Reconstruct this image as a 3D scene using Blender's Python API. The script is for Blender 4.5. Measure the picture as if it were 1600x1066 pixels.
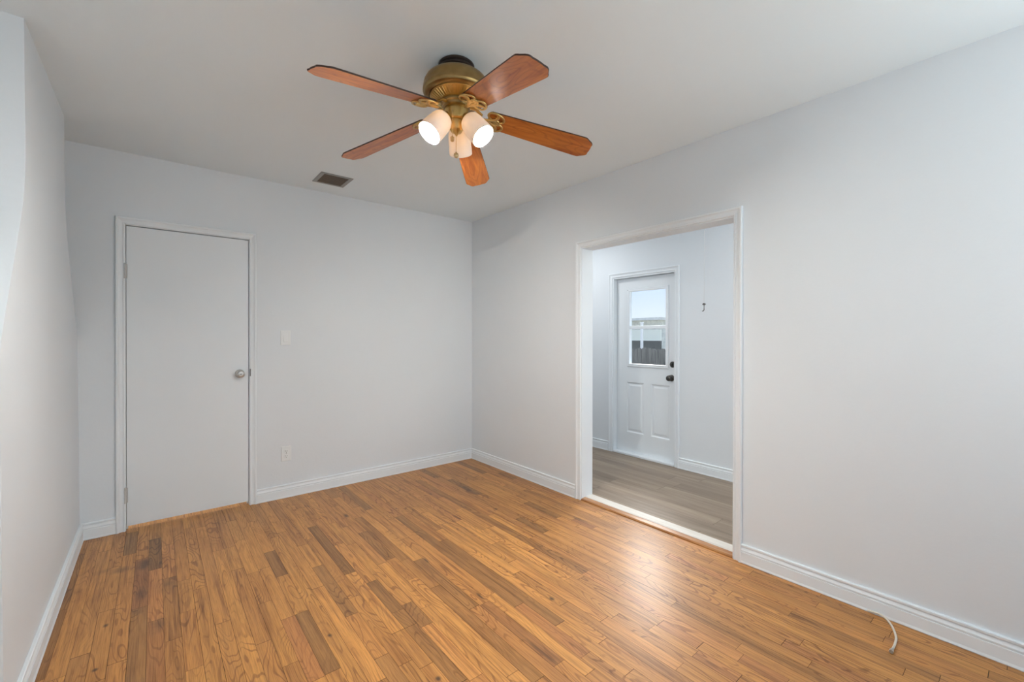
import bpy, bmesh, math, random
from mathutils import Vector, Matrix
random.seed(7)
for o in list(bpy.data.objects): bpy.data.objects.remove(o, do_unlink=True)
S = bpy.context.scene
COL = S.collection
PI = math.pi

# ------------------------------------------------------------------ camera
F_PX, YAW, PITCH, ROLL, CAM_H, CY, CX = 680.10, 0.6890, -0.0037, 0.0012, 1.2895, 528.38, 802.36
Fv = Vector((math.sin(YAW)*math.cos(PITCH), math.cos(YAW)*math.cos(PITCH), math.sin(PITCH)))
R0 = Vector((math.cos(YAW), -math.sin(YAW), 0)); U0 = R0.cross(Fv)
Rv = R0*math.cos(ROLL)+U0*math.sin(ROLL); Uv = -R0*math.sin(ROLL)+U0*math.cos(ROLL)
cam = bpy.data.cameras.new('camera'); camo = bpy.data.objects.new('camera', cam); COL.objects.link(camo)
m = Matrix((Rv, Uv, -Fv)).transposed().to_4x4(); m.translation = Vector((0, 0, CAM_H)); camo.matrix_world = m
cam.sensor_width = 36; cam.lens = 36*F_PX/1600
cam.shift_x = (800-CX)/1600; cam.shift_y = (CY-533)/1600
cam.clip_start = 0.02; cam.clip_end = 200
S.camera = camo

# ------------------------------------------------------------------ light, sky, exposure
S.view_settings.view_transform = 'Standard'; S.view_settings.look = 'None'
S.view_settings.exposure = 0.13; S.view_settings.gamma = 1.0; S.view_settings.use_curve_mapping = False
W = bpy.data.worlds.new('world'); S.world = W; W.use_nodes = True
nt = W.node_tree; nt.nodes.clear()
wo = nt.nodes.new('ShaderNodeOutputWorld'); bg = nt.nodes.new('ShaderNodeBackground')
tc = nt.nodes.new('ShaderNodeTexCoord'); sx = nt.nodes.new('ShaderNodeSeparateXYZ'); cr = nt.nodes.new('ShaderNodeValToRGB')
nt.links.new(tc.outputs['Generated'], sx.inputs[0]); nt.links.new(sx.outputs['Z'], cr.inputs[0])
e = cr.color_ramp.elements
e[0].position = 0.0; e[0].color = (0.95, 1.0, 1.06, 1)
e[1].position = 0.12; e[1].color = (0.62, 0.78, 1.06, 1)
x = e.new(0.6); x.color = (0.42, 0.62, 1.0, 1)
nt.links.new(cr.outputs[0], bg.inputs[0]); bg.inputs[1].default_value = 1.0
nt.links.new(bg.outputs[0], wo.inputs[0])

def aim(o, d): o.rotation_euler = Vector(d).to_track_quat('-Z', 'Y').to_euler()
SUN = bpy.data.lights.new('sun', 'SUN'); so = bpy.data.objects.new('sun', SUN); COL.objects.link(so)
SUN.energy = 11.0; SUN.angle = math.radians(40); SUN.color = (1.0, 0.95, 0.92)
so.location = (12, 7, 8)
aim(so, (-2.1, -1.0, -1.28))

def area(name, loc, d, w, h, power, color=(1, 1, 1)):
    L = bpy.data.lights.new(name, 'AREA'); L.shape = 'RECTANGLE'; L.size = w; L.size_y = h
    L.energy = power; L.color = color
    o = bpy.data.objects.new(name, L); COL.objects.link(o); o.location = loc; aim(o, d); return o
DAY = (0.90, 0.98, 1.0)
area('window_daylight_rear', (1.60, -1.79, 1.45), (-.15, 1, 1.2), 1.6, 1.3, 24, DAY)
area('added_fill_right', (2.725, -0.95, 1.45), (-1, .5, 1.2), 1.1, 1.25, 12, DAY)  # added fill from the right, set in an invented window
area('window_daylight_hall', (3.34, -1.79, 1.45), (0, 1, .2), 0.9, 1.2, 11, (.97, .99, 1.0))
area('closet_light', ((-.15+.55)/2, 4.45, 1.2), (0, -.35, -1), .6, .2, 5, (1.0, .9, .7))
for k_, y_ in enumerate((.95, 3.45)): area('added_hall_fill', (3.18, y_, 2.46), (0, 0, -1), 0.30, 0.30, (8.5, 9)[k_], (1.0, .98, .97))  # two unseen fill lights, added to brighten the hall walls; no fixture there

# ------------------------------------------------------------------ materials
def mat(name, color=(0.8, 0.8, 0.8), rough=0.5, metal=0.0, **kw):
    M = bpy.data.materials.new(name); M.use_nodes = True
    b = M.node_tree.nodes['Principled BSDF']
    b.inputs['Base Color'].default_value = (*color, 1); b.inputs['Roughness'].default_value = rough
    b.inputs['Metallic'].default_value = metal
    for k, v in kw.items(): b.inputs[k.replace('_', ' ')].default_value = v
    return M
def N(M, t, **kw):
    n = M.node_tree.nodes.new(t)
    for k, v in kw.items(): setattr(n, k, v)
    return n
def L(M, a, b): M.node_tree.links.new(a, b)
def P(M): return M.node_tree.nodes['Principled BSDF']
def mathn(M, op, a, b=None, clamp=False):
    n = N(M, 'ShaderNodeMath', operation=op, use_clamp=clamp)
    for i, v in enumerate((a, b)):
        if v is None: continue
        if isinstance(v, (int, float)): n.inputs[i].default_value = v
        else: L(M, v, n.inputs[i])
    return n.outputs[0]
def ramp(M, fac, stops):
    n = N(M, 'ShaderNodeValToRGB'); es = n.color_ramp.elements
    while len(es) < len(stops): es.new(0.5)
    for e_, (p_, c_) in zip(es, stops): e_.position = p_; e_.color = (*c_, 1)
    L(M, fac, n.inputs[0]); return n.outputs[0]
def mixc(M, blend, fac, a, b):
    n = N(M, 'ShaderNodeMix', data_type='RGBA', blend_type=blend)
    for i, v in ((0, fac), (6, a), (7, b)):
        if isinstance(v, (int, float)): n.inputs[i].default_value = v
        elif isinstance(v, tuple): n.inputs[i].default_value = (*v, 1)
        else: L(M, v, n.inputs[i])
    return n.outputs[2]

def paint(name, color, rough, bump, scale):
    M = mat(name, color, rough); b = P(M)
    g = N(M, 'ShaderNodeNewGeometry')
    n = N(M, 'ShaderNodeTexNoise'); n.inputs['Scale'].default_value = scale; n.inputs['Detail'].default_value = 4
    L(M, g.outputs['Position'], n.inputs['Vector'])
    n2 = N(M, 'ShaderNodeTexNoise'); n2.inputs['Scale'].default_value = 2.2; n2.inputs['Detail'].default_value = 2
    L(M, g.outputs['Position'], n2.inputs['Vector'])
    f = mathn(M, 'ADD', mathn(M, 'MULTIPLY', n2.outputs[0], 0.03), 0.985)
    v = N(M, 'ShaderNodeVectorMath', operation='SCALE'); v.inputs[0].default_value = color; L(M, f, v.inputs['Scale'])
    L(M, v.outputs[0], b.inputs['Base Color'])
    bp = N(M, 'ShaderNodeBump'); bp.inputs['Strength'].default_value = bump; bp.inputs['Distance'].default_value = 0.002
    L(M, n.outputs[0], bp.inputs['Height']); L(M, bp.outputs[0], b.inputs['Normal'])
    return M
WALL = paint('wall_paint', (0.815, 0.862, 0.90), 0.55, 0.25, 60)
CEIL = paint('ceiling_paint', (0.862, 0.948, 0.995), 0.8, 0.15, 40)
TRIM = paint('trim_gloss_paint', (0.88, 0.93, 0.965), 0.45, 0.10, 25)
DOOR = paint('door_paint', (0.86, 0.91, 0.945), 0.38, 0.08, 18)
PLATE = mat('plastic_white', (0.88, 0.91, 0.92), 0.3)
SLOT = mat('slot_dark', (0.03, 0.03, 0.03), 0.6)
NICKEL = mat('brushed_nickel', (0.62, 0.60, 0.57), 0.28, 1.0)
STEEL = mat('dull_steel', (0.35, 0.34, 0.33), 0.4, 1.0)
DARKM = mat('dark_bronze_metal', (0.10, 0.095, 0.09), 0.35, 0.9)
HINGE = mat('painted_hinge', (0.60, 0.60, 0.59), 0.4)
VENTF = mat('vent_grey', (0.30, 0.31, 0.31), 0.45)
VENTS = mat('vent_dark', (0.13, 0.10, 0.07), 0.45)
VOID = mat('vent_void', (0.01, 0.01, 0.01), 0.9)

def metal_noise(name, c1, c2, rough, scale=30):
    M = mat(name, c1, rough, 1.0); tcn = N(M, 'ShaderNodeTexCoord')
    n = N(M, 'ShaderNodeTexNoise'); n.inputs['Scale'].default_value = scale; n.inputs['Detail'].default_value = 3
    L(M, tcn.outputs['Object'], n.inputs['Vector'])
    L(M, ramp(M, n.outputs[0], [(0.3, c1), (0.7, c2)]), P(M).inputs['Base Color']); return M
BRASS = metal_noise('antique_brass', (0.50, 0.34, 0.12), (0.62, 0.43, 0.17), 0.34)
HOUSE = metal_noise('aged_brass_housing', (0.28, 0.185, 0.075), (0.36, 0.245, 0.10), 0.38)
MOUNT = mat('mount_dark', (0.05, 0.035, 0.03), 0.45, 0.6)
CHAIN = metal_noise('chain_brass', (0.55, 0.42, 0.22), (0.65, 0.5, 0.28), 0.3)

# ---- strip oak floor: per-plank tone comes with the mesh, grain from noise
def wood_floor():
    M = mat('oak_strip_floor', rough=0.3); b = P(M)
    uv = N(M, 'ShaderNodeUVMap', uv_map='UVMap'); at = N(M, 'ShaderNodeAttribute', attribute_name='tone')
    sp = N(M, 'ShaderNodeSeparateXYZ'); L(M, at.outputs['Color'], sp.inputs[0])   # r tone, g hue, b seed
    s2 = N(M, 'ShaderNodeSeparateXYZ'); L(M, uv.outputs[0], s2.inputs[0])
    seed = mathn(M, 'MULTIPLY', sp.outputs[2], 57.0)
    def coord(kx, ky):
        c = N(M, 'ShaderNodeCombineXYZ')
        L(M, mathn(M, 'MULTIPLY', s2.outputs[0], kx), c.inputs[0]); L(M, mathn(M, 'MULTIPLY', s2.outputs[1], ky), c.inputs[1])
        L(M, seed, c.inputs[2]); return c.outputs[0]
    def noise(vec, scale, det, dist=0.0, rough=0.5):
        n = N(M, 'ShaderNodeTexNoise'); L(M, vec, n.inputs['Vector']); n.inputs['Scale'].default_value = scale
        n.inputs['Detail'].default_value = det; n.inputs['Distortion'].default_value = dist; n.inputs['Roughness'].default_value = rough
        return n.outputs[0]
    big = noise(coord(10, 1.6), 1.0, 1.5, 0.3)
    rings = mathn(M, 'SINE', mathn(M, 'MULTIPLY', big, 125.0))
    cath = ramp(M, rings, [(0.0, (0.0,)*3), (0.60, (0.0,)*3), (0.90, (1,)*3)])
    amt = mathn(M, 'MULTIPLY', noise(coord(5, 1.2), 1.0, 1.0), 1.0)
    amt = ramp(M, amt, [(0.44, (0.08,)*3), (0.60, (1,)*3)])
    cathm = mathn(M, 'MULTIPLY', cath, amt)
    fine = noise(coord(260, 7), 1.0, 4, 0.2, 0.65)
    streak = noise(coord(60, 1.6), 1.0, 3, 0.0, 0.6)
    blot = noise(coord(16, 3.0), 1.0, 3)
    base = ramp(M, sp.outputs[1], [(0.0, (0.47, 0.225, 0.068)), (0.35, (0.56, 0.25, 0.066)), (0.65, (0.64, 0.30, 0.078)), (1.0, (0.54, 0.222, 0.072))])
    c = N(M, 'ShaderNodeVectorMath', operation='SCALE'); L(M, base, c.inputs[0]); L(M, mathn(M, 'MULTIPLY', sp.outputs[0], 1.0), c.inputs['Scale'])
    c = c.outputs[0]
    c = mixc(M, 'MULTIPLY', 1.0, c, ramp(M, fine, [(0.3, (0.68, 0.62, 0.56)), (0.52, (1.0, 1.0, 1.0)), (0.7, (1.10, 1.10, 1.08))]))
    c = mixc(M, 'MULTIPLY', 1.0, c, ramp(M, streak, [(0.28, (0.58, 0.50, 0.44)), (0.48, (0.98, 0.98, 0.98)), (0.75, (1.12, 1.11, 1.06))]))
    c = mixc(M, 'MULTIPLY', 1.0, c, ramp(M, blot, [(0.25, (0.78, 0.72, 0.68)), (0.5, (1.0, 1.0, 1.0)), (0.8, (1.06, 1.05, 1.02))]))
    c = mixc(M, 'MIX', mathn(M, 'MULTIPLY', cathm, 0.72), c, mixc(M, 'MULTIPLY', 1.0, c, (0.50, 0.40, 0.34)))
    # small mineral streaks and knots
    vn = N(M, 'ShaderNodeTexVoronoi'); vn.inputs['Scale'].default_value = 1.0; L(M, coord(11, 2.4), vn.inputs['Vector'])
    kn = ramp(M, mathn(M, 'ADD', vn.outputs['Distance'], mathn(M, 'MULTIPLY', noise(coord(70, 18), 1.0, 2), 0.10)), [(0.055, (1,)*3), (0.13, (0,)*3)])
    sel = N(M, 'ShaderNodeSeparateXYZ'); L(M, vn.outputs['Color'], sel.inputs[0])
    kn = mathn(M, 'MULTIPLY', kn, mathn(M, 'GREATER_THAN', sel.outputs[0], 0.80))
    c = mixc(M, 'MIX', mathn(M, 'MULTIPLY', kn, 0.75), c, (0.10, 0.045, 0.02))
    # dark water stains and knots seen in particular places (room position)
    g = N(M, 'ShaderNodeNewGeometry')
    wob = noise(g.outputs['Position'], 14, 3)
    for (sx_, sy_, rx, ry, k) in STAINS:
        v = N(M, 'ShaderNodeVectorMath', operation='SUBTRACT'); L(M, g.outputs['Position'], v.inputs[0]); v.inputs[1].default_value = (sx_, sy_, 0)
        v2 = N(M, 'ShaderNodeVectorMath', operation='MULTIPLY'); L(M, v.outputs[0], v2.inputs[0]); v2.inputs[1].default_value = (1/rx, 1/ry, 0)
        ln = N(M, 'ShaderNodeVectorMath', operation='LENGTH'); L(M, v2.outputs[0], ln.inputs[0])
        d = mathn(M, 'ADD', ln.outputs['Value'], mathn(M, 'MULTIPLY', mathn(M, 'SUBTRACT', wob, 0.5), 1.3))
        f = ramp(M, d, [(0.25, (1,)*3), (1.0, (0,)*3)])
        c = mixc(M, 'MIX', mathn(M, 'MULTIPLY', f, k), c, (0.085, 0.042, 0.022))
    L(M, c, b.inputs['Base Color'])
    L(M, ramp(M, fine, [(0.2, (0.52,)*3), (0.7, (0.42,)*3)]), b.inputs['Roughness'])
    b.inputs['Coat Weight'].default_value = 0.25; b.inputs['Coat Roughness'].default_value = 0.27
    b.inputs['Specular IOR Level'].default_value = 0.5
    bp = N(M, 'ShaderNodeBump'); bp.inputs['Strength'].default_value = 0.18; bp.inputs['Distance'].default_value = 0.001
    L(M, mathn(M, 'ADD', fine, mathn(M, 'MULTIPLY', streak, 0.6)), bp.inputs['Height']); L(M, bp.outputs[0], b.inputs['Normal'])
    return M

def floor_px(px, py):   # where a picture point lies on the floor (used for plank joints)
    d = Fv + Rv*((px-CX)/F_PX) - Uv*((py-CY)/F_PX)
    t = -CAM_H/d.z
    return d.x*t, d.y*t
C1 = lambda x, y: floor_px(40+x/4.263, 816+y/4.264)
C2 = lambda x, y: floor_px(340+x/4.263, 816+y/4.264)
C3 = lambda x, y: floor_px(640+x/4.263, 816+y/4.264)
C4 = lambda x, y: floor_px(940+x/4.263, 816+y/4.264)
C5 = lambda x, y: floor_px(1240+x/5.077, 856+y/5.077)
C6 = lambda x, y: floor_px(190+x/5.333, 740+y/5.333)
C7 = lambda x, y: floor_px(460+x/5.333, 700+y/5.333)
C8 = lambda x, y: floor_px(700+x/5.333, 700+y/5.333)
STAINS = []
for (f_, x, y, rx, ry, k) in [(C1, 790, 280, .035, .10, .75), (C1, 770, 480, .03, .10, .6), (C1, 640, 320, .07, .05, .45), (C1, 520, 330, .05, .04, .3),
                              (C1, 890, 690, .03, .08, .45), (C1, 740, 600, .03, .04, .4), (C1, 960, 410, .03, .03, .3),
                              (C8, 170, 350, .04, .16, .75), (C7, 430, 565, .02, .05, .9), (C8, 400, 510, .014, .02, .9), (C3, 945, 510, .014, .02, .9),
                              (C2, 745, 755, .013, .018, .9), (C1, 462, 985, .012, .014, .9), (C1, 532, 690, .013, .02, .85), (C3, 465, 490, .008, .045, .9),
                              (C8, 1100, 600, .022, .07, .6), (C3, 110, 255, .006, .05, .85), (C7, 120, 490, .006, .04, .85), (C7, 850, 505, .01, .015, .9),
                              (C7, 1135, 385, .012, .03, .8), (C1, 280, 500, .05, .12, .25), (C3, 860, 850, .012, .15, .55), (C3, 190, 1045, .012, .015, .9),
                              (C1, 930, 430, .10, .12, .18)]:
    u, v = f_(x, y); STAINS.append((u, v, rx, ry, k))
OAK = wood_floor()
SEAM = mat('floor_seam_dark', (0.045, 0.020, 0.008), 0.8)

# ------------------------------------------------------------------ mesh helpers
def tag(o, label=None, cat=None, group=None, kind=None):
    if label: o['label'] = label
    if cat: o['category'] = cat
    if group: o['group'] = group
    if kind: o['kind'] = kind
    return o
def link(name, me, parent=None):
    o = bpy.data.objects.new(name, me); COL.objects.link(o)
    if parent is not None: o.parent = parent
    return o
def empty(name, loc, label=None, cat=None, group=None, kind=None):
    o = bpy.data.objects.new(name, None); COL.objects.link(o); o.location = loc; o.empty_display_size = 0.1
    return tag(o, label, cat, group, kind)
def fin(name, bm, mats, parent=None, smooth=False, bevel=0.0, off=None):
    if parent is not None and off is None: off = parent_origin(parent)
    if off is not None: bmesh.ops.translate(bm, verts=bm.verts, vec=-Vector(off))
    bmesh.ops.recalc_face_normals(bm, faces=bm.faces)
    me = bpy.data.meshes.new(name); bm.to_mesh(me); bm.free()
    for m_ in (mats if isinstance(mats, (list, tuple)) else [mats]): me.materials.append(m_)
    if smooth:
        for p_ in me.polygons: p_.use_smooth = True
        me.set_sharp_from_angle(angle=math.radians(40))
    o = link(name, me, parent)
    if bevel:
        b = o.modifiers.new('bevel', 'BEVEL'); b.width = bevel; b.segments = 2; b.limit_method = 'ANGLE'
    return o
def parent_origin(p):
    v = Vector((0, 0, 0))
    while p is not None: v += Vector(p.location); p = p.parent
    return v
def box(bm, x0, x1, y0, y1, z0, z1):
    vs = [bm.verts.new((x, y, z)) for x in (x0, x1) for y in (y0, y1) for z in (z0, z1)]
    for f in ((0, 1, 3, 2), (4, 6, 7, 5), (0, 4, 5, 1), (2, 3, 7, 6), (0, 2, 6, 4), (1, 5, 7, 3)):
        bm.faces.new([vs[i] for i in f])
def boxes(*bs):
    bm = bmesh.new()
    for b_ in bs: box(bm, *b_)
    return bm
def lathe(bm, prof, c=(0, 0, 0), axis=(0, 0, 1), seg=48):
    A = Vector(axis).normalized(); q = Vector((0, 0, 1)).rotation_difference(A)
    rings = []
    for r, h in prof:
        if r < 1e-6: rings.append([bm.verts.new(Vector(c)+q @ Vector((0, 0, h)))])
        else: rings.append([bm.verts.new(Vector(c)+q @ Vector((r*math.cos(2*PI*i/seg), r*math.sin(2*PI*i/seg), h))) for i in range(seg)])
    for a, b_ in zip(rings, rings[1:]):
        for i in range(seg):
            j = (i+1) % seg
            if len(a) == 1 and len(b_) == 1: continue
            if len(a) == 1: bm.faces.new((a[0], b_[i], b_[j]))
            elif len(b_) == 1: bm.faces.new((a[i], a[j], b_[0]))
            else: bm.faces.new((a[i], a[j], b_[j], b_[i]))
def tube(bm, pts, r, seg=10, closed=False, flat=1.0):
    pts = [Vector(p_) for p_ in pts]; n = len(pts); rings = []
    up = Vector((0, 0, 1))
    for i, p_ in enumerate(pts):
        if closed: t = pts[(i+1) % n]-pts[i-1]
        else: t = pts[min(i+1, n-1)]-pts[max(i-1, 0)]
        t.normalize()
        a = t.cross(up)
        if a.length < 1e-3: a = t.cross(Vector((1, 0, 0)))
        a.normalize(); b_ = a.cross(t).normalized()
        rr = r[i] if isinstance(r, (list, tuple)) else r
        rings.append([bm.verts.new(p_+a*(rr*math.cos(2*PI*k/seg))+b_*(rr*flat*math.sin(2*PI*k/seg))) for k in range(seg)])
    m_ = n if closed else n-1
    for i in range(m_):
        A, B = rings[i], rings[(i+1) % n]
        for k in range(seg):
            l = (k+1) % seg; bm.faces.new((A[k], A[l], B[l], B[k]))
    if not closed:
        bm.faces.new(rings[0][::-1]); bm.faces.new(rings[-1])
def sweep(bm, path, prof, nrm):
    """sweep a profile (d across the path to its left, h out along nrm) along a mitred polyline lying in a plane with normal nrm"""
    nrm = Vector(nrm); P_ = [Vector(p_) for p_ in path]; rings = []
    for i, p_ in enumerate(P_):
        d0 = (P_[i]-P_[i-1]).normalized() if i > 0 else None
        d1 = (P_[i+1]-P_[i]).normalized() if i < len(P_)-1 else None
        s0 = nrm.cross(d0) if d0 else None; s1 = nrm.cross(d1) if d1 else None
        if s0 is None: s = s1
        elif s1 is None: s = s0
        else:
            s = (s0+s1).normalized(); s = s/max(0.2, s.dot(s0))
        rings.append([bm.verts.new(p_+s*a+nrm*h) for a, h in prof])
    k = len(prof)
    for A, B in zip(rings, rings[1:]):
        for i in range(k):
            j = (i+1) % k; bm.faces.new((A[i], A[j], B[j], B[i]))
    bm.faces.new(rings[0][::-1]); bm.faces.new(rings[-1])

# ------------------------------------------------------------------ room dimensions
H = 2.5; XR = 2.595; YB = 3.845; XL = -0.56; YF = -1.70; XBL = -0.367; XBU = -0.384
X2 = 3.966; XJ = 2.72          # far hall wall face, hall side of the shared wall
T = 0.12
D1A, D1B, D1Z = -0.152, 0.556, 2.026      # first door opening
OA, OB, OZ = 1.135, 2.310, 1.990          # cased opening
D2A, D2B, D2Z = 2.302, 3.062, 1.945       # hall door opening
HA, HB = -1.70, 4.60                      # hall ends

# walls
tag(fin('wall_back', boxes((XL-T, D1A, YB, YB+T, -.1, H), (D1B, XR+.125, YB, YB+T, -.1, H), (D1A, D1B, YB, YB+T, D1Z, H)), WALL), kind='structure')
tag(fin('wall_right', boxes((XR, XJ, YF-T, -1.5, -.1, H), (XR, XJ, -.4, OA, -.1, H), (XR, XJ, -1.5, -.4, -.1, .82), (XR, XJ, -1.5, -.4, 2.08, H), (XR, XJ, OB, YB, -.1, H), (XR, XJ, OA, OB, OZ, H)), WALL), kind='structure')
tag(fin('wall_rear', boxes((XL-T, .78, YF-T, YF, -.1, H), (2.42, XR, YF-T, YF, -.1, H), (.78, 2.42, YF-T, YF, -.1, 0.80), (.78, 2.42, YF-T, YF, 2.10, H)), WALL), kind='structure')
tag(fin('wall_left', boxes((XL-T, XL, YF, -1.4, -.1, H), (XL-T, XL, -.3, YB, -.1, H), (XL-T, XL, -1.4, -.3, -.1, 0.82), (XL-T, XL, -1.4, -.3, 2.08, H)), WALL), kind='structure')
tag(fin('ceiling', boxes((XL-T, XR+.06, YF-T, YB+T, H, H+.12)), CEIL), kind='structure')

# chimney breast with sloping shoulders on the left wall
def breast():
    bm = bmesh.new()
    def arc(pts, n=7):   # round the elbows of the outline
        out = []
        for i, p_ in enumerate(pts):
            if p_[2] == 0: out.append((p_[0], p_[1])); continue
            a = Vector(pts[i-1][:2]); b_ = Vector(p_[:2]); c = Vector(pts[i+1][:2]); r = p_[2]
            A = b_+(a-b_).normalized()*r; Cc = b_+(c-b_).normalized()*r
            for k in range(n+1):
                t = k/n; out.append(tuple(A*(1-t)**2+b_*2*t*(1-t)+Cc*t*t))
        return out
    out = arc([(2.065, 0, 0), (2.065, 1.24, .10), (2.47, 1.86, .16), (2.47, H, 0), (3.42, H, 0), (3.42, 1.93, .16), (3.80, 1.33, .10), (YB, 1.28, 0), (YB, 0, 0)])
    def xf(z): return XBL+(XBU-XBL)*min(1, max(0, (z-.1)/(H-.1)))
    fr = [bm.verts.new((xf(z), y, z)) for y, z in out]; bk = [bm.verts.new((XL, y, z)) for y, z in out]
    bm.faces.new(fr)
    for i in range(len(out)):
        j = (i+1) % len(out); bm.faces.new((fr[i], fr[j], bk[j], bk[i]))
    return bm
cb = tag(fin('chimney_breast', breast(), WALL, bevel=0.006), kind='structure')

# ------------------------------------------------------------------ oak strip floor
PW = 0.0585; PX0 = -0.0294
OVR = []   # (row, y0, y1, tone, hue)
def pl(f_, a, b_, tone, hue=0.45):
    xa, ya = f_(*a); xb, yb = f_(*b_)
    row = math.floor(((xa+xb)/2-PX0)/PW); OVR.append((row, min(ya, yb), max(ya, yb), tone, hue))
for args in [(C1, (870, 110), (860, 300), .60, .1), (C1, (705, 70), (695, 215), .74, .0), (C1, (550, 90), (540, 185), 1.08, .5), (C1, (775, 245), (757, 560), .72, .95),
             (C1, (750, 575), (730, 1100), .84, .05), (C1, (865, 315), (865, 650), .98, .9), (C1, (868, 655), (865, 1100), .80, .9), (C1, (962, 370), (978, 775), .84, .3),
             (C1, (992, 780), (1000, 1100), .90, .3), (C1, (958, 150), (962, 362), 1.02, .8), (C1, (1090, 590), (1125, 975), 1.0, .35), (C1, (1130, 985), (1140, 1100), .82, .2),
             (C1, (1065, 385), (1080, 580), .95, .6), (C1, (200, 600), (70, 1066), .68, .3), (C1, (395, 215), (210, 590), .76, .2), (C1, (500, 200), (340, 900), .95, .5),
             (C1, (460, 130), (160, 1060), 1.0, .5), (C1, (545, 590), (480, 1060), .97, .5), (C1, (600, 300), (550, 585), .9, .7),
             (C2, (345, 198), (540, 590), .70, .1), (C2, (552, 605), (767, 995), .78, .0), (C2, (632, 30), (868, 335), .66, .15), (C2, (870, 345), (1200, 730), 1.08, .6),
             (C2, (1015, 400), (1195, 590), .68, .15), (C2, (1195, 595), (1279, 700), .8, .1), (C2, (960, 70), (1140, 250), .74, .15), (C2, (1148, 258), (1400, 560), 1.08, .6),
             (C2, (660, 440), (1080, 1060), 1.10, .7), (C2, (650, 300), (870, 620), .82, .1), (C2, (265, 320), (450, 630), 1.0, .5), (C2, (465, 640), (640, 1060), .95, .95),
             (C2, (890, 620), (1080, 900), 1.03, .75), (C2, (905, 500), (1230, 950), .98, .5), (C2, (420, 360), (610, 600), .95, .6), (C2, (150, 120), (260, 330), 1.02, .6), (C2, (460, 60), (650, 430), 1.0, .55),
             (C3, (60, 60), (700, 555), .72, .15), (C3, (230, 120), (985, 685), .74, .15), (C3, (180, 55), (1260, 810), 1.08, .6), (C3, (105, 690), (400, 1060), 1.14, .75),
             (C3, (-60, 560), (98, 675), .82, .1), (C3, (10, 690), (350, 1066), .74, .2), (C3, (160, 435), (860, 1050), .82, .2), (C3, (20, 265), (415, 575), .82, .1),
             (C3, (525, 490), (1190, 1010), 1.06, .65), (C3, (500, 540), (975, 955), .72, .9), (C3, (970, 955), (1100, 1060), 1.05, .6), (C3, (715, 560), (1150, 900), .92, .9),
             (C3, (700, 345), (1000, 560), .85, .5), (C3, (700, 100), (1150, 345), .74, .2), (C3, (520, 40), (1010, 400), 1.1, .65), (C3, (0, 385), (700, 1000), 1.06, .6),
             (C3, (400, 590), (870, 1000), .98, .8), (C3, (200, 20), (700, 345), 1.05, .6),
             (C8, (60, 120), (290, 215), .70, .15), (C8, (440, 208), (570, 255), .66, .2), (C8, (655, 455), (930, 575), .68, .2), (C8, (20, 262), (260, 390), .72, .1),
             (C8, (575, 590), (790, 710), .68, .05), (C8, (565, 738), (790, 853), .70, .2), (C8, (385, 548), (720, 740), 1.08, .65), (C8, (340, 665), (690, 853), 1.1, .65),
             (C8, (110, 600), (380, 800), 1.1, .65), (C8, (930, 575), (1100, 640), 1.05, .5), (C8, (1060, 590), (1220, 665), .78, .95),
             (C7, (350, 335), (615, 515), .78, .05), (C7, (835, 580), (1300, 853), .74, .15), (C7, (1005, 325), (1200, 420), .82, .95), (C7, (205, 375), (420, 660), .9, .8),
             (C7, (1070, 182), (1190, 250), .72, .1), (C7, (235, 355), (330, 420), .8, .2), (C7, (640, 280), (960, 490), .92, .8), (C7, (980, 495), (1400, 750), 1.08, .6),
             (C5, (20, 470), (1150, 1066), .80, .2), (C5, (200, 440), (760, 700), .94, .5), (C4, (610, 290), (750, 330), .85, .9), (C4, (350, 690), (600, 900), 1.02, .5),
             (C4, (620, 880), (900, 1060), .88, .9), (C4, (950, 880), (1250, 1050), .86, .95), (C4, (400, 665), (680, 800), .95, .9)]:
    pl(*args)
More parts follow.
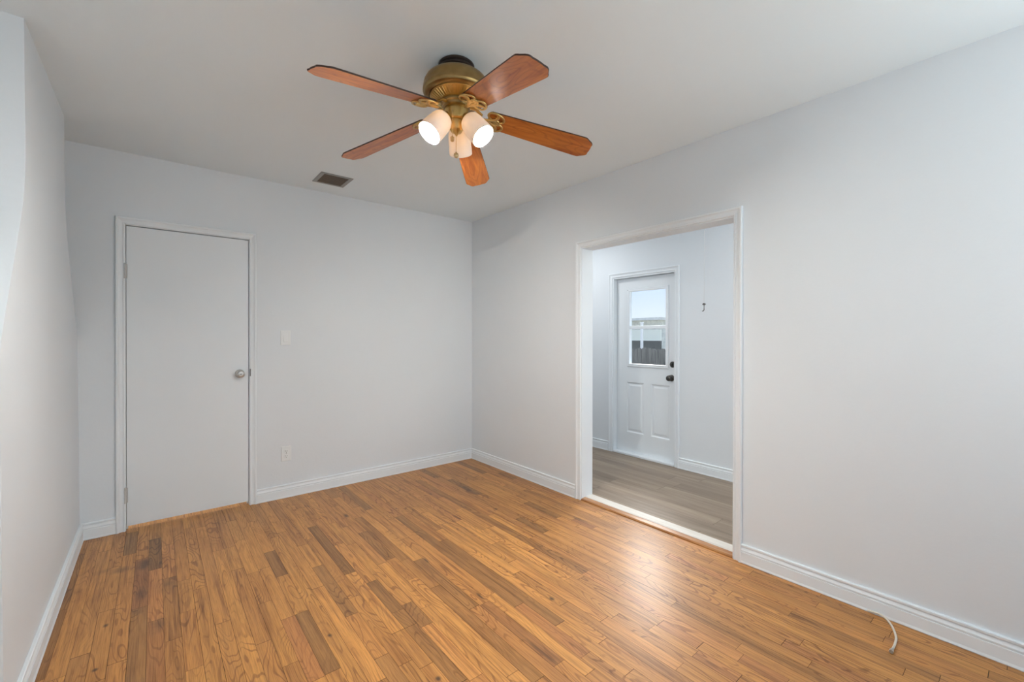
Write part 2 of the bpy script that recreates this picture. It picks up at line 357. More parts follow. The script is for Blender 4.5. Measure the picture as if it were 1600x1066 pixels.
def oak_floor():
    bm = bmesh.new(); uvl = bm.loops.layers.uv.new('UVMap'); cl = bm.loops.layers.float_color.new('tone')
    rng = random.Random(11)
    xa, xb, ya, yb = XL, XR+.012, YF, YB+.02
    r0 = math.floor((xa-PX0)/PW); r1 = math.ceil((xb-PX0)/PW)
    for r in range(r0, r1):
        x0 = max(PX0+r*PW, xa); x1 = min(PX0+(r+1)*PW, xb)
        cuts = []; last = ya-.3
        ov = sorted([o_ for o_ in OVR if o_[0] == r], key=lambda o_: o_[1])
        segs = []
        for _, a, b_, t, h in ov:
            if a-last < .22: a = last
            if b_-a < .12: continue
            if a > last: segs.append((last, a, None, None))
            segs.append((a, b_, t, h)); last = b_
        segs.append((last, yb+.01, None, None))
        for a, b_, t, h in segs:
            parts = []
            if t is None:
                y = a
                while y < b_-1e-4:
                    l = rng.choice((.35, .5, .65, .8, .95, 1.1, 1.4))*rng.uniform(.85, 1.15); e_ = y+l
                    if b_-e_ < .18: e_ = b_
                    tt = rng.gauss(.97, .05) if rng.random() > .05 else rng.uniform(.74, .86)
                    hh = min(1, max(0, rng.gauss(.5, .14)))
                    if x0 > 1.9: tt *= .95; hh = min(1, hh+.1)
                    parts.append((y, min(e_, b_), tt, hh)); y = e_
            else: parts.append((a, b_, t, h))
            for y0, y1, t_, h_ in parts:
                y0 = max(y0, ya); y1 = min(y1, yb)
                if y1-y0 < .005: continue
                g = rng.choice((.0004, .0005, .0006, .0009)); gy = rng.choice((.0005, .0007, .0012)); sd = rng.random()
                vs = [bm.verts.new(v) for v in ((x0+g, y0+gy, 0), (x1-g, y0+gy, 0), (x1-g, y1-gy, 0), (x0+g, y1-gy, 0))]
                f = bm.faces.new(vs); f.material_index = 0
                for lp in f.loops:
                    lp[uvl].uv = (lp.vert.co.x-x0, lp.vert.co.y+10); lp[cl] = (t_, h_, sd, 1)
    n0 = len(bm.faces)
    box(bm, xa, xb, ya, yb+.10, -.10, -.0012)
    bm.faces.ensure_lookup_table()
    for f in bm.faces[n0:]: f.material_index = 1
    # boards running on under the door into the next room
    for r in range(r0, math.ceil((.8-PX0)/PW)):
        x0 = PX0+r*PW
        if x0 < D1A-.05 or x0 > D1B: continue
        x0 = max(x0, D1A); x1 = min(PX0+(r+1)*PW, D1B)
        f = bm.faces.new([bm.verts.new(v) for v in ((x0+.0004, yb, 0), (x1-.0004, yb, 0), (x1-.0004, YB+.9, 0), (x0+.0004, YB+.9, 0))])
        sd = rng.random()
        for lp in f.loops: lp[uvl].uv = (lp.vert.co.x-x0, lp.vert.co.y+10); lp[cl] = (1.0, .5, sd, 1)
    return bm
bm = oak_floor()
me = bpy.data.meshes.new('floor'); bm.to_mesh(me); bm.free(); me.materials.append(OAK); me.materials.append(SEAM)
tag(link('floor', me), kind='structure')
# dark closet behind the first door
tag(fin('wall_closet', boxes((D1A-.3, D1B+.3, YB+.9, YB+1.0, -.1, H), (D1A-.35, D1A-.25, YB+T, YB+.9, -.1, H), (D1B+.25, D1B+.35, YB+T, YB+.9, -.1, H), (D1A-.3, D1B+.3, YB+T, YB+.9, H, H+.1),
        (D1A-.25, D1B+.25, YB+.125, YB+.9, -.1, -.002)), WALL), kind='structure')

# ------------------------------------------------------------------ baseboards
BH = 0.105
BPROF = [(0, 0), (0, .018), (.004, .020), (.014, .0165), (.062, .0160), (.0635, .0115), (.0675, .0115), (.069, .0150), (.074, .0150), (.082, .0105), (.090, .0065), (.0915, .0120), (.094, .0135), (.102, .0135), (BH, .010), (BH, 0)]  # (height, out)
def baseboard(name, path, out):
    """path: floor-line points in order, wall on the side opposite to the out vector"""
    bm = bmesh.new(); P_ = [Vector((*p_, 0)) for p_ in path]; rings = []
    outs = [Vector((*o_, 0)) for o_ in out]
    for i, p_ in enumerate(P_):
        if i == 0: o_ = outs[0]
        elif i == len(P_)-1: o_ = outs[-1]
        else: o_ = outs[i-1]+outs[i]
        rings.append([bm.verts.new(p_+o_*d+Vector((0, 0, h))) for h, d in BPROF])
    for A, B in zip(rings, rings[1:]):
        for i in range(len(BPROF)):
            j = (i+1) % len(BPROF); bm.faces.new((A[i], A[j], B[j], B[i]))
    bm.faces.new(rings[0][::-1]); bm.faces.new(rings[-1])
    return tag(fin(name, bm, TRIM), kind='structure')
CW = 0.047
baseboard('baseboard_back_right', [(D1B+CW, YB), (XR, YB)], [(0, -1)])
baseboard('baseboard_back_left', [(XBL, YB), (D1A-CW, YB)], [(0, -1)])
baseboard('baseboard_right_far', [(XR, YB), (XR, OB+CW+.006)], [(-1, 0)])
baseboard('baseboard_right_near', [(XR, OA-CW), (XR, YF)], [(-1, 0)])
baseboard('baseboard_left', [(XBL, YB), (XBL, 2.065), (XL, 2.065)], [(1, 0), (0, -1)])
baseboard('baseboard_left_near', [(XL, 2.065), (XL, YF)], [(1, 0)])
baseboard('baseboard_rear', [(XL, YF), (XR, YF)], [(0, 1)])
baseboard('baseboard_hall_left', [(X2, HB), (X2, D2B+CW+.006)], [(-1, 0)])
baseboard('baseboard_hall_right', [(X2, D2A-CW), (X2, HA)], [(-1, 0)])

# ------------------------------------------------------------------ casings (colonial profile)
CPROF = [(0, 0), (0, .009), (.003, .012), (.009, .0125), (.0105, .0085), (.014, .0080), (.024, .0105), (.0315, .0135), (.0325, .0175), (.036, .0195), (CW-.003, .0195), (CW, .016), (CW, 0)]
def casing(name, pts, nrm):
    bm = bmesh.new(); sweep(bm, pts, CPROF, nrm)
    return tag(fin(name, bm, TRIM), kind='structure')
# first door: outward side of path (left of travel for the given normal) must be away from the opening
casing('trim_1', [(D1A, YB, 0), (D1A, YB, D1Z), (D1B, YB, D1Z), (D1B, YB, 0)], (0, -1, 0))
casing('trim_2', [(XR, OB, 0), (XR, OB, OZ), (XR, OA, OZ), (XR, OA, 0)], (-1, 0, 0))
casing('trim_3', [(X2, D2B, 0), (X2, D2B, D2Z), (X2, D2A, D2Z), (X2, D2A, 0)], (-1, 0, 0))
# jamb linings
tag(fin('trim_4', boxes((XR-.001, XJ+.004, OB-.006, OB+.02, 0, OZ+.02), (XR-.001, XJ+.004, OA-.02, OA+.006, 0, OZ+.02), (XR-.001, XJ+.004, OA+.006, OB-.006, OZ-.008, OZ+.02)), TRIM), kind='structure')
tag(fin('trim_5', boxes((D1A-.004, D1A+.003, YB-.002, YB+T, 0, D1Z), (D1B-.003, D1B+.004, YB-.002, YB+T, 0, D1Z), (D1A, D1B, YB-.002, YB+T, D1Z-.003, D1Z+.004),
        (D1A, D1A+.012, YB+.040, YB+.075, 0, D1Z), (D1B-.012, D1B, YB+.040, YB+.075, 0, D1Z), (D1A, D1B, YB+.040, YB+.075, D1Z-.015, D1Z)), TRIM), kind='structure')
tag(fin('trim_6', boxes((X2-.002, X2+.14, D2B-.012, D2B+.01, 0, D2Z+.01), (X2-.002, X2+.14, D2A-.01, D2A+.012, 0, D2Z+.01), (X2-.002, X2+.14, D2A+.012, D2B-.012, D2Z-.014, D2Z+.01),
        (X2+.100, X2+.14, D2A+.012, D2A+.03, 0, D2Z), (X2+.100, X2+.14, D2B-.03, D2B-.012, 0, D2Z), (X2+.100, X2+.14, D2A, D2B, D2Z-.03, D2Z-.01)), TRIM), kind='structure')
# thresholds
def wood_simple(name, c1, c2, rough=0.35, k=(1, 1, 1), coat=0.0):
    M = mat(name, c1, rough); b = P(M); t_ = N(M, 'ShaderNodeTexCoord'); mp = N(M, 'ShaderNodeMapping'); mp.inputs['Scale'].default_value = k
    L(M, t_.outputs['Object'], mp.inputs[0]); n = N(M, 'ShaderNodeTexNoise'); n.inputs['Scale'].default_value = 1; n.inputs['Detail'].default_value = 5; n.inputs['Distortion'].default_value = .6
    L(M, mp.outputs[0], n.inputs['Vector']); L(M, ramp(M, n.outputs[0], [(0.3, c2), (0.65, c1)]), b.inputs['Base Color'])
    b.inputs['Coat Weight'].default_value = coat; b.inputs['Coat Roughness'].default_value = .12
    return M
THRW = wood_simple('threshold_oak', (0.52, 0.25, 0.09), (0.33, 0.13, 0.04), .3, (60, 6, 60), .4)
THRC = wood_simple('threshold_cream', (0.80, 0.76, 0.70), (0.70, 0.66, 0.60), .35, (30, 5, 30))
def prism_y(bm, prof, y0, y1):
    a = [bm.verts.new((x, y0, z)) for x, z in prof]; b_ = [bm.verts.new((x, y1, z)) for x, z in prof]; n = len(prof)
    bm.faces.new(a[::-1]); bm.faces.new(b_)
    for i in range(n): bm.faces.new((a[i], a[(i+1) % n], b_[(i+1) % n], b_[i]))
bm = bmesh.new(); prism_y(bm, [(XR-.006, 0), (XR-.006, .006), (XR+.002, .012), (XR+.042, .014), (XR+.042, 0)], OA+.006, OB-.006)
t7 = tag(fin('trim_7', bm, THRW), kind='structure')
bm = bmesh.new(); prism_y(bm, [(XR+.042, 0), (XR+.042, .016), (XR+.052, .020), (XJ, .018), (XJ+.012, .004), (XJ+.012, 0)], OA+.006, OB-.006)
t8 = tag(fin('trim_8', bm, THRC), kind='structure')
t9 = tag(fin('trim_9', boxes((X2-.012, X2+.14, D2A+.012, D2B-.012, 0, .022)), TRIM, bevel=.004), kind='structure')

# ------------------------------------------------------------------ hall beyond the opening
def laminate():
    M = mat('grey_brown_laminate', rough=0.38); b = P(M); g = N(M, 'ShaderNodeNewGeometry')
    s = N(M, 'ShaderNodeSeparateXYZ'); L(M, g.outputs['Position'], s.inputs[0])
    row = mathn(M, 'FLOOR', mathn(M, 'MULTIPLY', s.outputs[0], 1/.155))
    fx = mathn(M, 'FRACT', mathn(M, 'MULTIPLY', s.outputs[0], 1/.155))
    wn = N(M, 'ShaderNodeTexWhiteNoise', noise_dimensions='1D'); L(M, row, wn.inputs['W'])
    yy = mathn(M, 'ADD', mathn(M, 'MULTIPLY', s.outputs[1], 1/1.22), wn.outputs['Value'])
    fy = mathn(M, 'FRACT', yy); cell = mathn(M, 'ADD', mathn(M, 'MULTIPLY', row, 7.31), mathn(M, 'FLOOR', yy))
    w2 = N(M, 'ShaderNodeTexWhiteNoise', noise_dimensions='1D'); L(M, cell, w2.inputs['W'])
    c = N(M, 'ShaderNodeCombineXYZ'); L(M, mathn(M, 'MULTIPLY', s.outputs[0], 22), c.inputs[0]); L(M, mathn(M, 'MULTIPLY', s.outputs[1], 1.3), c.inputs[1]); L(M, mathn(M, 'MULTIPLY', w2.outputs['Value'], 40), c.inputs[2])
    n = N(M, 'ShaderNodeTexNoise'); L(M, c.outputs[0], n.inputs['Vector']); n.inputs['Scale'].default_value = 1; n.inputs['Detail'].default_value = 5; n.inputs['Roughness'].default_value = .6; n.inputs['Distortion'].default_value = .4
    col = ramp(M, n.outputs[0], [(0.25, (0.20, 0.145, 0.10)), (0.5, (0.30, 0.225, 0.16)), (0.75, (0.40, 0.315, 0.235))])
    v = N(M, 'ShaderNodeVectorMath', operation='SCALE'); L(M, col, v.inputs[0]); L(M, mathn(M, 'ADD', mathn(M, 'MULTIPLY', w2.outputs['Value'], .22), .88), v.inputs['Scale'])
    e1 = mathn(M, 'LESS_THAN', fx, .016); e2 = mathn(M, 'LESS_THAN', fy, .003)
    cc = mixc(M, 'MULTIPLY', mathn(M, 'MULTIPLY', mathn(M, 'MAXIMUM', e1, e2), .8), v.outputs[0], (.35, .3, .26))
    L(M, cc, b.inputs['Base Color']); return M
tag(fin('floor_hall', boxes((XJ, X2+.14, HA, HB, -.1, 0), (XR+.02, XJ, OA, OB, -.1, 0)), laminate()), kind='structure')
tag(fin('wall_hall_far', boxes((X2, X2+.14, HA-T, D2A, -.1, H), (X2, X2+.14, D2B, HB+T, -.1, H), (X2, X2+.14, D2A, D2B, D2Z, H), (X2, X2+.14, D2A, D2B, -.1, 0)), WALL), kind='structure')
tag(fin('wall_hall_left', boxes((XR+.125, X2, HB, HB+T, -.1, H), (XR+.126-.12, XR+.125, YB+T, HB+T, -.1, H)), WALL), kind='structure')
tag(fin('wall_hall_right', boxes((XJ, 2.89, HA-T, HA, -.1, H), (3.79, X2, HA-T, HA, -.1, H), (2.89, 3.79, HA-T, HA, -.1, .85), (2.89, 3.79, HA-T, HA, 2.05, H)), WALL), kind='structure')
tag(fin('ceiling_hall', boxes((XR+.061, X2+.14, HA-T, HB+T, H, H+.12)), CEIL), kind='structure')

# ------------------------------------------------------------------ windows behind and beside the camera
def thin_glass(name, fac=.10):
    M = bpy.data.materials.new(name); M.use_nodes = True; nt_ = M.node_tree; nt_.nodes.clear()
    o_ = nt_.nodes.new('ShaderNodeOutputMaterial'); mx = nt_.nodes.new('ShaderNodeMixShader'); t_ = nt_.nodes.new('ShaderNodeBsdfTransparent'); g = nt_.nodes.new('ShaderNodeBsdfGlossy')
    g.inputs['Roughness'].default_value = .03; t_.inputs[0].default_value = (.97, .985, .98, 1); mx.inputs[0].default_value = fac
    nt_.links.new(t_.outputs[0], mx.inputs[1]); nt_.links.new(g.outputs[0], mx.inputs[2]); nt_.links.new(mx.outputs[0], o_.inputs[0]); return M
GLASS = thin_glass('window_glass', .05)
def window(name, axis, a0, a1, z0, z1, wall, out):
    """axis 'x': window in a wall of constant y; 'y': constant x. wall: inner face, out: +1/-1 outward direction"""
    root = empty(name, ((a0+a1)/2, wall, z0) if axis == 'x' else (wall, (a0+a1)/2, z0), kind='structure')
    def bx(u0, u1, w0, w1, zz0, zz1):
        lo, hi = sorted((wall+out*w0, wall+out*w1))
        return (u0, u1, lo, hi, zz0, zz1) if axis == 'x' else (lo, hi, u0, u1, zz0, zz1)
    f = .04; zm = (z0+z1)/2
    fin('window_frame', boxes(bx(a0, a0+f, .03, .09, z0, z1), bx(a1-f, a1, .03, .09, z0, z1), bx(a0+f, a1-f, .03, .09, z0, z0+f), bx(a0+f, a1-f, .03, .09, z1-f, z1), bx(a0+f, a1-f, .035, .085, zm-.02, zm+.02)), TRIM, root)
    fin('window_pane', boxes(bx(a0+f, a1-f, .058, .062, z0+f, zm-.02), bx(a0+f, a1-f, .058, .062, zm+.02, z1-f)), GLASS, root)
    fin('window_sill', boxes(bx(a0-.03, a1+.03, -.03, .03, z0-.03, z0)), TRIM, root, bevel=.004)
window('window_1', 'x', .78, 2.42, .80, 2.10, YF, -1)
window('window_2', 'y', -1.4, -.3, .82, 2.08, XL, -1)
window('added_window', 'y', -1.5, -.4, .82, 2.08, XR, 1)  # invented window out of view, added to carry the right-hand fill
window('window_3', 'x', 2.89, 3.79, .85, 2.05, HA, -1)

# ------------------------------------------------------------------ door 1: flat slab
SX0, SX1, SZ0, SZ1 = D1A+.006, D1B-.006, .028, D1Z-.008
d1 = empty('door_1', ((SX0+SX1)/2, YB+.02, SZ0), kind='structure')
fin('door_slab', boxes((SX0, SX1, YB+.004, YB+.038, SZ0, SZ1)), DOOR, d1, bevel=.0015)
kn = bmesh.new(); KX, KZ = .493, 1.006
lathe(kn, [(0, .0), (.032, .0), (.032, .003), (.028, .008), (.015, .011), (.012, .020), (.013, .026), (.022, .034), (.027, .044), (.0275, .052), (.024, .060), (.018, .064), (.014, .064), (.012, .0615), (0, .0615)], (KX, YB+.004, KZ), (0, -1, 0), 40)
kb = fin('door_knob', kn, NICKEL, d1, smooth=True)
bm = bmesh.new(); lathe(bm, [(0, 0), (.006, 0), (.006, .004), (.002, .005), (0, .005)], (KX, YB+.004-.0615, KZ), (0, -1, 0), 20)
fin('knob_button', bm, STEEL, kb, smooth=True)
for z0, z1 in ((1.669, 1.766), (.185, .285)):
    bm = bmesh.new(); tube(bm, [(D1A-.001, YB-.009, z0), (D1A-.001, YB-.009, z1)], .0065, 14)
    box(bm, D1A-.001, D1A+.012, YB-.004, YB+.003, z0+.002, z1-.002)
    for q in (1, 2): lathe(bm, [(.0070, -.0012), (.0073, 0), (.0070, .0012)], (D1A-.001, YB-.009, z0+(z1-z0)*q/3), (0, 0, 1), 14)
    lathe(bm, [(0, .006), (.004, .005), (.0065, 0), (.0065, -.001), (0, -.001)], (D1A-.001, YB-.009, z1), (0, 0, 1), 14)
    fin('hinge', bm, HINGE, d1, smooth=True)
tag(fin('strike_plate', boxes((D1B+.0012, D1B+.0065, YB-.016, YB+.003, .985, 1.040)), DARKM, d1, bevel=.001), 'dark strike plate on the door edge')

# ------------------------------------------------------------------ door 2: half glazed, two panels
DX = X2+.058; Y0, Y1, Z0, Z1 = D2A+.0125, D2B-.0125, .0225, D2Z-.018
d2 = empty('door_2', (DX+.02, (Y0+Y1)/2, Z0), kind='structure')
GA, GB, GZ0, GZ1 = 2.435, 2.880, .990, 1.785   # glass opening
def door2_slab():
    bm = bmesh.new(); x0, x1 = DX, DX+.042
    box(bm, x0, x1, Y0, GA, Z0, Z1); box(bm, x0, x1, GB, Y1, Z0, Z1); box(bm, x0, x1, GA, GB, GZ1, Z1)
    # lower half with two sunk panels
    box(bm, x0, x1, GA, GB, .80, GZ0); 
    box(bm, x0+.012, x1, GA, GB, Z0, .80)
    return bm
PANS = [(2.395, 2.610), (2.700, 2.915)]; PZ0, PZ1 = .240, .790
def door2():
    bm = bmesh.new(); x0, x1 = DX, DX+.042
    box(bm, x0, x1, Y0, GA, GZ0, Z1); box(bm, x0, x1, GB, Y1, GZ0, Z1); box(bm, x0, x1, GA, GB, GZ1, Z1)
    box(bm, x0, x1, Y0, Y1, PZ1, GZ0); box(bm, x0, x1, Y0, Y1, Z0, PZ0)
    ys = [Y0, PANS[0][0], PANS[0][1], PANS[1][0], PANS[1][1], Y1]
    for a, b_ in ((0, 1), (2, 3), (4, 5)): box(bm, x0, x1, ys[a], ys[b_], PZ0, PZ1)
    return bm
fin('door_slab', door2(), DOOR, d2)
def panel(y0, y1, z0, z1):
    bm = bmesh.new(); rings = []
    for ins, dx in ((0, .0), (.010, .010), (.022, .010), (.040, .003), (.042, .003)):
        rings.append([bm.verts.new((DX+dx, y, z)) for y, z in ((y0+ins, z0+ins), (y1-ins, z0+ins), (y1-ins, z1-ins), (y0+ins, z1-ins))])
    for A, B in zip(rings, rings[1:]):
        for i in range(4): bm.faces.new((A[i], A[(i+1) % 4], B[(i+1) % 4], B[i]))
    bm.faces.new(rings[-1])
    bk = [bm.verts.new((DX+.035, y, z)) for y, z in ((y0, z0), (y1, z0), (y1, z1), (y0, z1))]
    for i in range(4): bm.faces.new((rings[0][i], rings[0][(i+1) % 4], bk[(i+1) % 4], bk[i]))
    bm.faces.new(bk[::-1]); return bm
for y0, y1 in PANS: fin('door_panel', panel(y0, y1, PZ0, PZ1), DOOR, d2)
def lite_frame():
    bm = bmesh.new()
    prof = [(0, -.02), (0, .008), (.006, .013), (.014, .010), (.028, .010), (.034, .004), (.034, -.0)]
    pts = [(DX, GB, GZ0), (DX, GB, GZ1), (DX, GA, GZ1), (DX, GA, GZ0), (DX, GB, GZ0)]
    nrm = Vector((-1, 0, 0)); rings = []
    C_ = Vector((DX, (GA+GB)/2, (GZ0+GZ1)/2))
    for (y, z) in ((GB, GZ0), (GB, GZ1), (GA, GZ1), (GA, GZ0)):
        sy = 1 if y > C_.y else -1; sz = 1 if z > C_.z else -1
        rings.append([bm.verts.new((DX-h, y+sy*(a-.004), z+sz*(a-.004))) for a, h in prof])
    k = len(prof)
    for i in range(4):
        A, B = rings[i], rings[(i+1) % 4]
        for j in range(k):
            l = (j+1) % k; bm.faces.new((A[j], A[l], B[l], B[j]))
    return bm
wf = fin('window_frame', lite_frame(), TRIM, d2)
fin('glazing_bar', boxes((DX-.006, DX+.022, GA, GB, 1.372, 1.406)), TRIM, wf, bevel=.003)
fin('glass_pane', boxes((DX+.018, DX+.021, GA, GB, GZ0, 1.373), (DX+.018, DX+.021, GA, GB, 1.405, GZ1)), GLASS, d2)
# roller-blind bracket screw at the top corner of the glazing
bm = bmesh.new(); lathe(bm, [(0, 0), (.005, 0), (.004, .004), (0, .005)], (DX-.012, GB+.016, GZ1+.012), (-1, 0, 0), 12)
fin('screw', bm, STEEL, wf, smooth=True)
bm = bmesh.new()
lathe(bm, [(0, 0), (.033, 0), (.033, .004), (.028, .010), (.014, .013), (.012, .022), (.014, .030), (.024, .038), (.029, .048), (.028, .058), (.020, .066), (0, .068)], (DX, 2.376, .871), (-1, 0, 0), 36)
tag(fin('door_knob', bm, DARKM, d2, smooth=True), 'dark door knob')
bm = bmesh.new()
lathe(bm, [(0, 0), (.031, 0), (.031, .006), (.026, .014), (.010, .016), (0, .016)], (DX, 2.362, 1.008), (-1, 0, 0), 36)
box(bm, DX-.030, DX-.014, 2.357, 2.367, .992, 1.024)
tag(fin('deadbolt', bm, DARKM, d2, smooth=True), 'dark round deadbolt')

# ------------------------------------------------------------------ light switch, outlet
sw = empty('light_switch', (.805, YB, 1.276), 'white rocker light switch on back wall right of the flat door', 'switch')
def plate(bm, x, z, w=.072, h=.117):
    pr = [(0, .0), (.0, .003), (.004, .0055)]
    r = []
    for ins, d in ((0, 0), (0, .003), (.004, .0058)):
        r.append([bm.verts.new((x+sx_*(w/2-ins), YB-d, z+sz_*(h/2-ins))) for sx_, sz_ in ((-1, -1), (1, -1), (1, 1), (-1, 1))])
    for A, B in zip(r, r[1:]):
        for i in range(4): bm.faces.new((A[i], A[(i+1) % 4], B[(i+1) % 4], B[i]))
    bm.faces.new(r[-1]); bm.faces.new(r[0][::-1])
bm = bmesh.new(); plate(bm, .805, 1.276); fin('switch_plate', bm, PLATE, sw)
bm = bmesh.new(); a = [(.7885, 1.243), (.8215, 1.243), (.8215, 1.309), (.7885, 1.309)]
v0 = [bm.verts.new((x, YB-.005, z)) for x, z in a]
v1 = [bm.verts.new((x+s, YB-d, z+t)) for (x, z), s, t, d in zip(a, (.002, -.002, -.002, .002), (.002, .002, -.002, -.002), (.011, .011, .0065, .0065))]
bm.faces.new(v1); bm.faces.new(v0[::-1])
for i in range(4): bm.faces.new((v0[i], v0[(i+1) % 4], v1[(i+1) % 4], v1[i]))
fin('rocker', bm, PLATE, sw)
ot = empty('power_outlet', (.809, YB, .349), 'white duplex power outlet low on back wall above baseboard', 'outlet')
bm = bmesh.new(); plate(bm, .809, .349); fin('outlet_plate', bm, PLATE, ot)
for dz in (.0195, -.0195):
    bm = bmesh.new(); lathe(bm, [(0, .005), (.0168, .005), (.0168, .0075), (.016, .008), (0, .008)], (.809, YB, .349+dz), (0, -1, 0), 32)
    for v in bm.verts: v.co.z = .349+dz+max(-.0135, min(.0135, v.co.z-.349-dz))
    s_ = fin('socket', bm, PLATE, ot)
    bm = boxes((.8015, .8035, YB-.0084, YB-.0078, .349+dz-.001, .349+dz+.008), (.8145, .8165, YB-.0084, YB-.0078, .349+dz-.001, .349+dz+.007))
    lathe(bm, [(0, .0084), (.0026, .0084), (.0026, .0078)], (.809, YB, .349+dz-.0075), (0, -1, 0), 12)
    fin('slot', bm, SLOT, s_)
bm = bmesh.new(); lathe(bm, [(0, .0058), (.003, .0058), (.002, .0072), (0, .0075)], (.809, YB, .349), (0, -1, 0), 12); fin('screw', bm, STEEL, ot)

# ------------------------------------------------------------------ ceiling vent
VX0, VX1, VY0, VY1 = .945, 1.180, 3.366, 3.612
vt = empty('ceiling_vent', ((VX0+VX1)/2, (VY0+VY1)/2, H), 'small dark louvered air vent set in the ceiling near the back wall', 'vent')
fin('vent_frame', boxes((VX0, VX0+.028, VY0, VY1, H-.006, H), (VX1-.028, VX1, VY0, VY1, H-.006, H), (VX0+.028, VX1-.028, VY0, VY0+.022, H-.006, H), (VX0+.028, VX1-.028, VY1-.022, VY1, H-.006, H)), VENTF, vt, bevel=.002)
fin('vent_duct', boxes((VX0+.026, VX1-.026, VY0+.020, VY1-.020, H-.0016, H-.0004)), VOID, vt)
for k in range(8):
    yc = VY0+.034+k*(VY1-VY0-.068)/7
    bm = bmesh.new(); v = [bm.verts.new((x, yc+dy, H-dz)) for x in (VX0+.028, VX1-.028) for dy, dz in ((-.0065, .003), (-.0055, .0025), (.0065, .0062), (.0055, .0067))]
    for f in ((0, 1, 2, 3), (7, 6, 5, 4), (0, 4, 5, 1), (1, 5, 6, 2), (2, 6, 7, 3), (3, 7, 4, 0)): bm.faces.new([v[i] for i in f])
    fin('slat', bm, VENTS, vt)

# ------------------------------------------------------------------ ceiling fan
FX, FY = 1.040, 1.665
fan = empty('ceiling_fan', (FX, FY, H), 'five blade wooden ceiling fan with aged brass body and three lit lamps', 'ceiling fan')
FO = Vector((FX, FY, 0))
def flathe(name, prof, m_, parent=fan, seg=64):
    bm = bmesh.new(); lathe(bm, prof, (FX, FY, 0), (0, 0, 1), seg); return fin(name, bm, m_, parent, smooth=True)
flathe('mounting_canopy', [(0, 2.4995), (.074, 2.4995), (.080, 2.494), (.080, 2.487), (.074, 2.483), (.079, 2.478), (.079, 2.471), (.073, 2.467), (.078, 2.462), (.078, 2.456), (.070, 2.450), (.070, 2.440), (0, 2.440)], MOUNT)
flathe('motor_housing', [(0, 2.452), (.074, 2.452), (.098, 2.448), (.118, 2.440), (.133, 2.428), (.142, 2.412), (.1455, 2.395), (.1455, 2.384), (.1475, 2.380), (.1475, 2.372), (.1440, 2.368), (.1430, 2.360), (.136, 2.354), (.122, 2.352), (.122, 2.36), (0, 2.36)], HOUSE)
vp = flathe('vent_plate', [(0, 2.358), (.119, 2.358), (.117, 2.352), (.112, 2.350), (.075, 2.332), (.066, 2.331), (.060, 2.333), (0, 2.333)], BRASS)
bm = bmesh.new()
for k in range(44):
    a = 2*PI*k/44; c_, s_ = math.cos(a), math.sin(a)
    tube(bm, [(FX+c_*.111, FY+s_*.111, 2.3495), (FX+c_*.093, FY+s_*.093, 2.3395), (FX+c_*.078, FY+s_*.078, 2.3325)], [.0022, .0030, .0020], 6)
fin('fin_ring', bm, BRASS, vp, smooth=True)
flathe('flywheel', [(0, 2.334), (.068, 2.334), (.070, 2.328), (.068, 2.318), (.062, 2.314), (.060, 2.306), (.052, 2.302), (0, 2.302)], HOUSE)
flathe('switch_housing', [(0, 2.304), (.050, 2.304), (.053, 2.300), (.0535, 2.285), (.051, 2.270), (.0515, 2.256), (.048, 2.250), (.040, 2.246), (0, 2.246)], BRASS)
flathe('light_fitter', [(0, 2.248), (.036, 2.248), (.038, 2.240), (.034, 2.228), (.030, 2.212), (.024, 2.202), (.012, 2.196), (.006, 2.190), (.004, 2.184), (0, 2.182)], BRASS)

def blade_wood():
    M = mat('fan_blade_wood', rough=.30); b = P(M); uv = N(M, 'ShaderNodeUVMap', uv_map='UVMap'); mp = N(M, 'ShaderNodeMapping'); mp.inputs['Scale'].default_value = (4, 46, 1)
    L(M, uv.outputs[0], mp.inputs[0]); n = N(M, 'ShaderNodeTexNoise'); n.inputs['Scale'].default_value = 1; n.inputs['Detail'].default_value = 5; n.inputs['Distortion'].default_value = .8
    L(M, mp.outputs[0], n.inputs['Vector'])
    mp2 = N(M, 'ShaderNodeMapping'); mp2.inputs['Scale'].default_value = (3.2, 11, 1); L(M, uv.outputs[0], mp2.inputs[0])
    n2 = N(M, 'ShaderNodeTexNoise'); n2.inputs['Scale'].default_value = 1; n2.inputs['Detail'].default_value = 1; L(M, mp2.outputs[0], n2.inputs['Vector'])
    r_ = mathn(M, 'SINE', mathn(M, 'MULTIPLY', n2.outputs[0], 60))
    c = ramp(M, n.outputs[0], [(0.3, (0.36, 0.092, 0.013)), (0.5, (0.52, 0.165, 0.026)), (0.75, (0.62, 0.225, 0.040))])
    c = mixc(M, 'MULTIPLY', mathn(M, 'MULTIPLY', ramp(M, r_, [(.5, (0,)*3), (1, (1,)*3)]), .35), c, (.5, .35, .3))
    L(M, c, b.inputs['Base Color']); b.inputs['Coat Weight'].default_value = .30; b.inputs['Coat Roughness'].default_value = .28; b.inputs['Specular IOR Level'].default_value = .3
    return M
BW = blade_wood(); EDGE = mat('blade_edge_dark', (0.035, 0.014, 0.008), .5)
